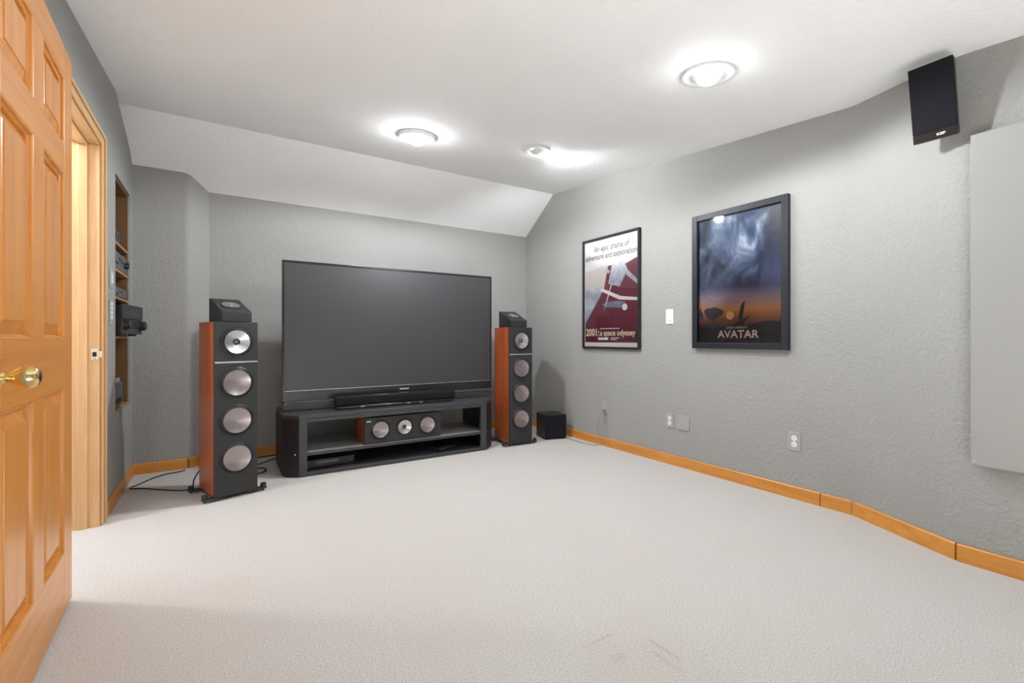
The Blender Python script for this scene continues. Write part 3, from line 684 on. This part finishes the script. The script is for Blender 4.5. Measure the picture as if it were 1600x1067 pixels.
ap = thing('acoustic_panel', 'large flat grey painted panel fixed to the near right wall', 'panel', (XJ, 0.275, 0.452), -pi/2)
obj('face_board', B(-0.35, 0.35, -0.052, -0.046, 0, 1.430), 'panel', ap, bevel=0.003)
obj('core', B(-0.347, 0.347, -0.0457, -0.006, 0.003, 1.427), 'panel', ap)
for z in (0.2, 1.2): obj('mounting_cleat', B(-0.25, 0.25, -0.0057, -0.001, z, z+0.04), 'jamb', ap)
obj('staple', B(-0.345, -0.333, -0.0530, -0.0522, 0.018, 0.0195), 'logo', ap)

# ================================================================== POSTERS
def gradient_mat(name, stops, z0, z1, nscale=4.0, namp=0.06, xs=1.0):
    m = bpy.data.materials.new(name); m.use_nodes = True; nt = m.node_tree; b = nt.nodes['Principled BSDF']; L = nt.links.new
    b.inputs['Roughness'].default_value = 0.55
    tc = nd(nt, 'ShaderNodeTexCoord'); sx = nd(nt, 'ShaderNodeSeparateXYZ'); L(tc.outputs['Object'], sx.inputs[0])
    mr = nd(nt, 'ShaderNodeMapRange'); mr.inputs['From Min'].default_value = z0; mr.inputs['From Max'].default_value = z1; L(sx.outputs[2], mr.inputs[0])
    mp = nd(nt, 'ShaderNodeMapping'); mp.inputs['Scale'].default_value = (xs, 1, 1); L(tc.outputs['Object'], mp.inputs[0])
    n = nd(nt, 'ShaderNodeTexNoise'); n.inputs['Scale'].default_value = nscale; n.inputs['Detail'].default_value = 6; L(mp.outputs[0], n.inputs[0])
    a = nd(nt, 'ShaderNodeMath', operation='MULTIPLY_ADD'); a.inputs[1].default_value = namp*2; L(n.outputs[0], a.inputs[0])
    s = nd(nt, 'ShaderNodeMath', operation='SUBTRACT'); s.inputs[1].default_value = namp; L(mr.outputs[0], s.inputs[0]); L(s.outputs[0], a.inputs[2])
    r = nd(nt, 'ShaderNodeValToRGB'); L(a.outputs[0], r.inputs[0]); cr = r.color_ramp
    cr.elements[0].position = stops[0][0]; cr.elements[0].color = (*stops[0][1], 1)
    cr.elements[1].position = stops[-1][0]; cr.elements[1].color = (*stops[-1][1], 1)
    for p, c in stops[1:-1]: e = cr.elements.new(p); e.color = (*c, 1)
    L(r.outputs[0], b.inputs['Base Color'])
    return m
def flat(name, pts, y, m, parent):
    """a printed shape: thin plate in the local XZ plane"""
    return obj(name, prism(bmesh.new(), [(x, y, z) for x, z in pts], (0, 0.0002, 0)), m, parent)
def disc(cx, cz, r, n=28, sx=1.0): return [(cx+sx*r*cos(2*pi*i/n), cz+r*sin(2*pi*i/n)) for i in range(n)]
def blob(cx, cz, rx, rz_, seed, n=26, amp=0.22):
    rr = random.Random(seed); ph = [rr.uniform(0, 6.28) for _ in range(4)]
    return [(cx+rx*(1+amp*sum(sin((k+2)*a+ph[k])/(k+1.5) for k in range(4)))*cos(a), cz+rz_*(1+amp*sum(sin((k+2)*a+ph[k])/(k+1.5) for k in range(4)))*sin(a)) for a in [2*pi*i/n for i in range(n)]]
def frame(t, W, H, fw, fd, m='frame'):
    obj('frame_bar', B(-W/2, -W/2+fw, -fd, -0.001, 0, H), m, t, bevel=0.002)
    obj('frame_bar', B(W/2-fw, W/2, -fd, -0.001, 0, H), m, t, bevel=0.002)
    obj('frame_bar', B(-W/2+fw+0.0002, W/2-fw-0.0002, -fd, -0.001, 0, fw), m, t, bevel=0.002)
    obj('frame_bar', B(-W/2+fw+0.0002, W/2-fw-0.0002, -fd, -0.001, H-fw, H), m, t, bevel=0.002)
    obj('backing', B(-W/2+fw+0.0003, W/2-fw-0.0003, -0.010, -0.002, fw+0.0003, H-fw-0.0003), 'paper', t)
    bm = bmesh.new(); v = [bm.verts.new(p) for p in ((-W/2+fw, -fd+0.004, fw), (W/2-fw, -fd+0.004, fw), (W/2-fw, -fd+0.004, H-fw), (-W/2+fw, -fd+0.004, H-fw))]; bm.faces.new(v)
    obj('glass_pane', bm, 'glass', t)
# --- maroon and white space film poster
W1, H1, F1 = 0.726, 1.043, 0.020
p1 = thing('framed_poster', 'thin black framed maroon and white poster nearest the back corner', 'poster', (XR-0.001, 3.088, 0.902), -pi/2, 'framed film posters')
frame(p1, W1, H1, F1, 0.026)
a1, b1 = W1/2-F1-0.008, H1-F1
M['maroon'] = gradient_mat('maroon_print', [(0.0, (0.105, 0.012, 0.030)), (0.5, (0.16, 0.022, 0.045)), (1.0, (0.20, 0.035, 0.055))], 0, 0.8, 9, 0.25)
M['palewedge'] = gradient_mat('pale_cloud_print', [(0.0, (0.20, 0.23, 0.33)), (0.35, (0.52, 0.54, 0.60)), (0.5, (0.30, 0.33, 0.45)), (0.62, (0.62, 0.58, 0.55)), (1.0, (0.70, 0.66, 0.62))], 0.2, 0.8, 9, 0.22)
M['steel'] = gradient_mat('blue_grey_print', [(0.0, (0.18, 0.20, 0.28)), (0.5, (0.42, 0.45, 0.55)), (1.0, (0.74, 0.74, 0.76))], 0.4, 0.85, 24, 0.5)
flat('print_field', [(-a1, 0.060), (a1, 0.060), (a1, 0.795), (-a1, 0.735)], -0.0105, 'maroon', p1)
flat('print_shape', [(-a1, 0.235), (-0.075, 0.555), (-0.02, 0.780), (-a1, 0.735)], -0.0109, 'palewedge', p1)
flat('print_shape', [(-0.02, 0.60), (0.12, 0.56), (0.22, 0.70), (0.17, 0.79), (0.03, 0.78)], -0.0113, 'steel', p1)
flat('print_shape', [(0.20, 0.66), (a1, 0.56), (a1, 0.60), (0.22, 0.70)], -0.0113, 'steel', p1)
flat('print_shape', [(0.19, 0.755), (a1, 0.80), (a1, 0.845), (0.17, 0.785)], -0.0114, 'steel', p1)
flat('print_shape', [(-0.10, 0.79), (-0.13, 0.775), (-0.02, 0.69), (0.01, 0.71)], -0.0114, 'steel', p1)
flat('print_shape', [(-0.13, 0.545), (-0.10, 0.565), (0.14, 0.475), (a1, 0.45), (a1, 0.425), (0.12, 0.445)], -0.0117, 'paper', p1)
flat('print_shape', [(0.02, 0.60), (0.035, 0.60), (-0.05, 0.40), (-0.105, 0.295), (-0.10, 0.30)], -0.0120, 'paper', p1)
flat('print_shape', blob(0.06, 0.405, 0.16, 0.028, 5), -0.0111, 'steel', p1)
flat('print_shape', disc(0.185, 0.375, 0.030), -0.0115, 'paper', p1)
M['textgrey'] = mat('print_grey_ink', (0.20, 0.17, 0.17), 0.6); M['textcream'] = mat('print_cream_ink', (0.85, 0.78, 0.55), 0.6)
M['textwhite'] = mat('print_white_ink', (0.85, 0.83, 0.82), 0.6)
text('lettering', 'An epic drama of', 0.075, 'textgrey', p1, (0.015, -0.0107, 0.915), shear=0.18, offset=0.0016, width=0.46)
text('lettering', 'adventure and exploration', 0.075, 'textgrey', p1, (0.0, -0.0107, 0.842), shear=0.18, offset=0.0016, width=0.655)
text('lettering', '2001:', 0.094, 'textcream', p1, (-0.232, -0.0109, 0.122), offset=0.0022, width=0.185)
text('lettering', 'a space odyssey', 0.072, 'textcream', p1, (0.090, -0.0109, 0.124), offset=0.0014, width=0.435)
# credit lines too small to read: plain printed bars
for x0, x1, z0, z1 in ((-0.13, 0.12, 0.185, 0.191), (-0.152, -0.020, 0.083, 0.106), (0.010, 0.115, 0.098, 0.104), (0.010, 0.085, 0.084, 0.090)):
    flat('print_line', [(x0, z0), (x1, z0), (x1, z1), (x0, z1)], -0.0109, 'textwhite', p1)
# --- dark blue and sunset film poster
W2, H2, F2 = 0.692, 0.982, 0.042
p2 = thing('framed_poster', 'wide black framed dark blue and sunset orange poster, nearer the viewer', 'poster', (XR-0.001, 1.855, 0.926), -pi/2, 'framed film posters')
frame(p2, W2, H2, F2, 0.034)
a2, b2 = W2/2-F2-0.0004, H2-F2-0.0004
def haze_mat():
    """printed sky: dark slate and blue mist over a lilac band and an orange dusk"""
    m = gradient_mat('dusk_print', [(0.0, (0.030, 0.028, 0.040)), (0.13, (0.05, 0.04, 0.05)), (0.20, (0.34, 0.12, 0.05)), (0.26, (0.70, 0.31, 0.12)), (0.32, (0.52, 0.33, 0.29)), (0.37, (0.34, 0.29, 0.44)), (0.43, (0.10, 0.10, 0.24)), (0.62, (0.045, 0.060, 0.13)), (0.80, (0.075, 0.08, 0.10)), (1.0, (0.15, 0.15, 0.16))], 0.04, 0.94, 3.0, 0.04, 0.6)
    nt = m.node_tree; L = nt.links.new; b = nt.nodes['Principled BSDF']; base = b.inputs['Base Color'].links[0].from_socket
    tc = nd(nt, 'ShaderNodeTexCoord'); mp = nd(nt, 'ShaderNodeMapping'); mp.inputs['Scale'].default_value = (1.0, 1, 0.62); mp.inputs['Rotation'].default_value = (0, radians(18), 0); L(tc.outputs['Object'], mp.inputs[0])
    n = nd(nt, 'ShaderNodeTexNoise'); n.inputs['Scale'].default_value = 6.5; n.inputs['Detail'].default_value = 3; n.inputs['Distortion'].default_value = 1.2; L(mp.outputs[0], n.inputs[0])
    r = nd(nt, 'ShaderNodeValToRGB'); L(n.outputs[0], r.inputs[0]); cr = r.color_ramp
    cr.elements[0].position = 0.36; cr.elements[0].color = (0.022, 0.030, 0.065, 1); cr.elements[1].position = 0.72; cr.elements[1].color = (0.50, 0.56, 0.66, 1)
    for p, c in ((0.50, (0.075, 0.115, 0.22)), (0.60, (0.17, 0.22, 0.32))): e = cr.elements.new(p); e.color = (*c, 1)
    sx = nd(nt, 'ShaderNodeSeparateXYZ'); L(tc.outputs['Object'], sx.inputs[0])
    up = nd(nt, 'ShaderNodeMapRange', interpolation_type='SMOOTHSTEP'); up.inputs['From Min'].default_value = 0.37; up.inputs['From Max'].default_value = 0.55; L(sx.outputs[2], up.inputs[0])
    sd_ = nd(nt, 'ShaderNodeMapRange', interpolation_type='SMOOTHSTEP'); sd_.inputs['From Min'].default_value = 0.30; sd_.inputs['From Max'].default_value = 0.10; L(sx.outputs[0], sd_.inputs[0])
    f = nd(nt, 'ShaderNodeMath', operation='MULTIPLY'); L(up.outputs[0], f.inputs[0]); L(sd_.outputs[0], f.inputs[1])
    mx = nd(nt, 'ShaderNodeMix', data_type='RGBA'); L(f.outputs[0], mx.inputs['Factor']); L(base, mx.inputs['A']); L(r.outputs[0], mx.inputs['B']); L(mx.outputs['Result'], b.inputs['Base Color'])
    return m
M['sunset'] = haze_mat()
M['lilac'] = gradient_mat('lilac_cloud_print', [(0.0, (0.50, 0.27, 0.22)), (1.0, (0.42, 0.38, 0.52))], 0.30, 0.40, 10, 0.3)
M['sil'] = mat('print_dark_ink', (0.028, 0.022, 0.026), 0.6); M['sil2'] = mat('print_violet_ink', (0.085, 0.060, 0.085), 0.6)
M['sun'] = mat('print_sun_yellow', (0.90, 0.58, 0.20), 0.6)
flat('print_field', [(-a2, F2+0.0004), (a2, F2+0.0004), (a2, b2), (-a2, b2)], -0.0105, 'sunset', p2)
flat('print_shape', [(-0.25, 0.395), (-0.15, 0.335), (0.0, 0.31), (0.12, 0.315), (0.02, 0.33), (-0.12, 0.355)], -0.0113, 'lilac', p2)
flat('print_shape', disc(-0.055, 0.235, 0.030), -0.0113, 'sun', p2)
flat('print_shape', blob(-0.185, 0.255, 0.065, 0.050, 4), -0.0115, 'sil2', p2)
flat('print_shape', [(-0.19, 0.22), (-0.178, 0.22), (-0.172, 0.13), (-0.195, 0.13)], -0.0115, 'sil2', p2)
flat('print_shape', blob(-0.285, 0.245, 0.018, 0.045, 9), -0.0115, 'sil2', p2)
flat('print_shape', [(-a2, 0.165), (-0.2, 0.145), (-0.1, 0.155), (0.0, 0.14), (0.1, 0.17), (0.2, 0.19), (a2, 0.18), (a2, 0.06), (-a2, 0.06)], -0.0117, 'sil', p2)
flat('print_shape', [(-0.07, 0.135), (0.0, 0.19), (0.03, 0.20), (0.10, 0.235), (0.05, 0.185), (0.045, 0.15), (0.02, 0.175)], -0.0119, 'sil', p2)
flat('print_shape', [(0.005, 0.20), (0.035, 0.20), (0.055, 0.335), (0.025, 0.30)], -0.0119, 'sil', p2)
text('lettering', 'AVATAR', 0.074, 'textwhite', p2, (0.0, -0.0121, 0.078), offset=0.0012, width=0.30)
text('lettering', "JAMES CAMERON'S", 0.018, 'textwhite', p2, (-0.005, -0.0121, 0.142), width=0.150)

# ================================================================== WALL PLATES
def plate(name, label, y, z, wd, ht, m, cat, x=XR, rz=-pi/2):
    t = thing(name, label, cat, (x, y, z), rz)
    obj('plate', B(-wd/2, wd/2, -0.006, -0.0005, -ht/2, ht/2), m, t, bevel=0.003)
    return t
def duplex(t):
    for dz in (-0.0195, 0.0195):
        bm = lathe(bmesh.new(), [(0, 0.0022), (0.0155, 0.0022), (0.0165, 0)], (0,-1,0), (0, -0.0062, dz), 24)
        r = obj('receptacle', bm, 'white', t)
        for dx, hh in ((-0.006, 0.0045), (0.006, 0.0038)): obj('slot', B(dx-0.0011, dx+0.0011, -0.0089, -0.0085, dz-hh+0.003, dz+hh+0.003), 'slot', r)
        obj('ground_hole', lathe(bmesh.new(), [(0, 0.0004), (0.0024, 0.0004), (0.0024, 0)], (0,-1,0), (0, -0.0085, dz-0.007), 10), 'slot', r)
    obj('screw', lathe(bmesh.new(), [(0, 0.001), (0.003, 0.0008), (0.0035, 0)], (0,-1,0), (0, -0.0062, 0), 10), 'silver', t)
t = plate('light_switch', 'white paddle light switch between the two posters', 2.430, 1.172, 0.070, 0.117, 'white', 'switch')
pd = obj('paddle', B(-0.0165, 0.0165, -0.0105, -0.0062, -0.033, 0.033), 'white', t, bevel=0.001)
obj('dimmer_slot', B(-0.010, 0.010, -0.0111, -0.0106, -0.024, -0.021), 'plate', pd)
t = plate('wall_outlet', 'grey outlet with white sockets beside the blank plate', 2.428, 0.346, 0.070, 0.115, 'plate', 'outlet'); duplex(t)
t = plate('blank_plate', 'blank square grey cover plate low under the light switch', 2.304, 0.344, 0.116, 0.114, 'plate', 'plate')
for dx in (-0.023, 0.023):
    for dz in (-0.038, 0.038): obj('screw', lathe(bmesh.new(), [(0, 0.001), (0.003, 0.0008), (0.0035, 0)], (0,-1,0), (dx, -0.0062, dz), 10), 'plate', t)
t = plate('wall_outlet', 'grey outlet with white sockets under the sunset orange poster', 1.486, 0.357, 0.073, 0.118, 'plate', 'outlet'); duplex(t)
t = plate('wall_outlet', 'grey painted outlet with a cord plugged in, under the maroon poster', 3.157, 0.357, 0.070, 0.115, 'plate', 'outlet')
pg = obj('receptacle', lathe(bmesh.new(), [(0, 0.0022), (0.0155, 0.0022), (0.0165, 0)], (0,-1,0), (0, -0.0062, 0.0195), 24), 'plate', t)
pc = thing('sub_power_cord', 'thin grey cord from the wall outlet to the black cube', 'cord', (XR, 3.157, 0.337))
obj('plug', B(-0.032, -0.0068, -0.013, 0.013, -0.018, 0.006), 'cablegrey', pc, bevel=0.004)
obj('cable', tube(bmesh.new(), [(-0.0325, 0, -0.008), (-0.045, 0.010, -0.04), (-0.045, 0.055, -0.15), (-0.045, 0.045, -0.27), (-0.050, 0.035, -0.325), (-0.075, 0.07, -0.3335), (-0.10, 0.20, -0.3335), (-0.105, 0.33, -0.3335), (-0.100, 0.42, -0.3335), (-0.092, 0.50, -0.3335)], 0.003, 8), 'cablegrey', pc, smooth=True)
for i, (dy, dy2) in enumerate(((-0.01, -0.012), (-0.022, -0.055))):
    tag(obj('thin_wire', tube(bmesh.new(), [(XR-0.008, 3.157+dy, 0.305), (XR-0.006, 3.157+dy*1.2, 0.22), (XR-0.0155, 3.157+dy2, 0.08), (XR-0.0165, 3.157+dy2, 0.006)], 0.0012, 6), 'cablegrey', smooth=True),
        ('straight hair-thin grey wire hanging below the corded outlet' if i == 0 else 'slanting hair-thin grey wire hanging below the corded outlet'), 'wire', 'thin wires below the outlet')
# left wall plates
t = plate('light_switch', 'grey switch plate with white paddle beside the doorway casing', 3.530, 1.352, 0.072, 0.122, 'plate', 'switch', XL, pi/2)
obj('paddle', B(-0.0165, 0.0165, -0.0115, -0.0062, -0.033, 0.033), 'white', t, bevel=0.001)
t = plate('keypad', 'grey wall keypad with white buttons below the switch by the doorway', 3.530, 1.150, 0.080, 0.150, 'plate', 'keypad', XL, pi/2)
for i in range(2):
    for j in range(4): obj('button', B(-0.026+i*0.028, -0.002+i*0.028, -0.009, -0.0062, 0.040-j*0.026, 0.060-j*0.026), 'white', t, bevel=0.001)

# ================================================================== CABLES ON THE CARPET (left)
def cable(name, label, pts, r, group=None):
    return tag(obj(name, tube(bmesh.new(), pts, r, 8), 'cable', smooth=True), label, 'cable', group)
cable('speaker_cable', 'black cable running from the left tower to the left wall corner', [(-0.150, 3.700, 0.0045), (-0.22, 3.715, 0.0045), (-0.32, 3.80, 0.0045), (-0.42, 3.89, 0.0045), (-0.485, 3.93, 0.0045), (-0.500, 3.95, 0.0045)], 0.004)
cable('power_cable', 'black cable looping from the left wall corner towards the bump-out', [(-0.495, 3.975, 0.0045), (-0.46, 4.02, 0.0045), (-0.40, 4.14, 0.0045), (-0.33, 4.215, 0.0045), (-0.26, 4.235, 0.0045), (-0.215, 4.265, 0.006)], 0.004)
bm = tube(bmesh.new(), [(-0.060, 3.690, 0.16), (-0.10, 3.715, 0.13), (-0.137, 3.705, 0.07), (-0.142, 3.695, 0.03), (-0.147, 3.716, 0.0055)], 0.0045, 8)
tag(obj('speaker_lead', bm, 'cable', smooth=True), 'black lead bending down behind the left tower', 'cable')
cable('looped_cable', 'black cable loop on the carpet between left tower and stand', [(0.10, 3.80, 0.0055), (0.20, 3.83, 0.0055), (0.285, 3.90, 0.0055), (0.30, 3.98, 0.0055), (0.255, 4.03, 0.0055), (0.18, 4.05, 0.0055)], 0.005)
cable('wall_cable', 'black cable along the back baseboard beside the stand', [(0.13, 4.36, 0.0055), (0.24, 4.385, 0.0055), (0.36, 4.40, 0.0055), (0.50, 4.41, 0.0055)], 0.005)
cable('stand_cable', 'black cable crossing from the loop to the stand', [(0.16, 4.12, 0.0045), (0.27, 4.16, 0.0045), (0.36, 4.25, 0.0045), (0.43, 4.33, 0.0045)], 0.004)

# ================================================================== CEILING LIGHTS
def ceiling_light(label, x, y, R, aim, tilt, power, drop=0.0, spill=0.06, cone=178, lean=0.12, lip=0.014, group='recessed ceiling spotlights'):
    """recessed eyeball spot: flange ring, swivelling ball, lit lamp face"""
    z = zc(x, y); e = 1e-3
    gx = (zc(x+e, y)-zc(x-e, y))/(2*e); gy = (zc(x, y+e)-zc(x, y-e))/(2*e)
    n = Vector((gx, gy, -1)).normalized()       # away from the ceiling
    t = thing('ceiling_light', label, 'ceiling light', (x, y, z-0.001), 0, group)
    obj('flange_ring', lathe(bmesh.new(), [(R, 0.0), (R, lip*0.8), (R*0.97, lip), (R*0.84, lip), (R*0.78, lip*0.8), (R*0.74, 0.0)], tuple(n), (0,0,0), 48), 'trimwhite', t, smooth=True)
    d = Vector((cos(aim)*sin(tilt), sin(aim)*sin(tilt), -cos(tilt))).normalized()   # lamp direction
    rb = R*0.70; c = n*(-rb*0.45+drop)
    # eyeball shell open towards d
    prof = []
    a0 = radians(40)
    for i in range(13):
        a = a0 + (radians(100)-a0)*i/12
        prof.append((rb*sin(a), rb*cos(a)))
    obj('eyeball', lathe(bmesh.new(), [(rb*sin(a0)*0.93, rb*cos(a0)-0.020), (rb*sin(a0)*0.96, rb*cos(a0)+0.001)] + prof, tuple(d), tuple(c), 40), 'trimwhite', t, smooth=True)
    rf = rb*sin(a0)*0.92
    bl = obj('lamp_face', lathe(bmesh.new(), [(rf, rb*cos(a0)-0.018), (rf*0.9, rb*cos(a0)-0.006), (rf*0.6, rb*cos(a0)+0.003), (0, rb*cos(a0)+0.007)], tuple(d), tuple(c), 32), 'bulb', t, smooth=True)
    # the lamp throws most of its light forwards and spills a little sideways over the ceiling
    p0 = c + d*(rb*cos(a0)+0.012+0.05)
    for kind, share in (('SPOT', 1-spill), ('POINT', spill)):
        if share <= 0: continue
        ld = bpy.data.lights.new('spot_lamp', kind); ld.energy = power*share; ld.shadow_soft_size = 0.045; ld.color = LAMP_COL
        if kind == 'SPOT': ld.spot_size = radians(cone); ld.spot_blend = 0.25
        lo = bpy.data.objects.new('spot_lamp', ld); C.objects.link(lo); lo.parent = t; lo.location = p0
        if kind == 'SPOT': lo.rotation_euler = Vector((d.x*lean, d.y*lean, d.z)).to_track_quat('-Z', 'Y').to_euler()
    return t
ceiling_light('glowing ceiling spotlight above the television, leftmost of three', 1.215, 3.200, 0.130, radians(-120), radians(12), LAMP_W*1.85, 0.022, 0.055, 178, 0.12, 0.026)
ceiling_light('swivelled ceiling spotlight turned away towards the right wall, middle of three', 2.070, 2.895, 0.100, radians(15), radians(48), LAMP_W*0.85, 0.0, 0.04, 178, 0.4)
ceiling_light('brightest ceiling spotlight nearest the viewer, right of the others', 2.060, 1.420, 0.125, radians(215), radians(28), LAMP_W*1.25, 0.008, 0.03)
# added narrow downlights, out of view: their carpet bounce fills the ceiling
ceiling_light('added fill downlight, unseen behind the viewer near the left wall', 0.40, -0.50, 0.125, 0, 0, FILL_W*1.25, 0.006, 0.0, 44)
ceiling_light('added fill downlight, unseen behind the viewer near the right wall', 1.75, -0.55, 0.125, 0, 0, FILL_W*0.55, 0.006, 0.0, 44)

hl = thing('hall_ceiling_lamp', 'round white flush ceiling lamp in the hall', 'ceiling light', (-1.27, 3.00, HZ-0.001))
obj('base', lathe(bmesh.new(), [(0.14, 0.0), (0.14, 0.02), (0.12, 0.03), (0.0, 0.03)], (0,0,-1), (0,0,0), 36), 'trimwhite', hl, smooth=True)
obj('globe', lathe(bmesh.new(), [(0.119, 0.031), (0.115, 0.06), (0.09, 0.09), (0.05, 0.105), (0.0, 0.11)], (0,0,-1), (0,0,0), 36), 'hallbulb', hl, smooth=True)
ld = bpy.data.lights.new('hall_lamp', 'POINT'); ld.energy = HALL_W; ld.shadow_soft_size = 0.06; ld.color = (1.0, 0.98, 0.96)
lo = bpy.data.objects.new('hall_lamp', ld); C.objects.link(lo); lo.parent = hl; lo.location = (0, 0, -0.19)
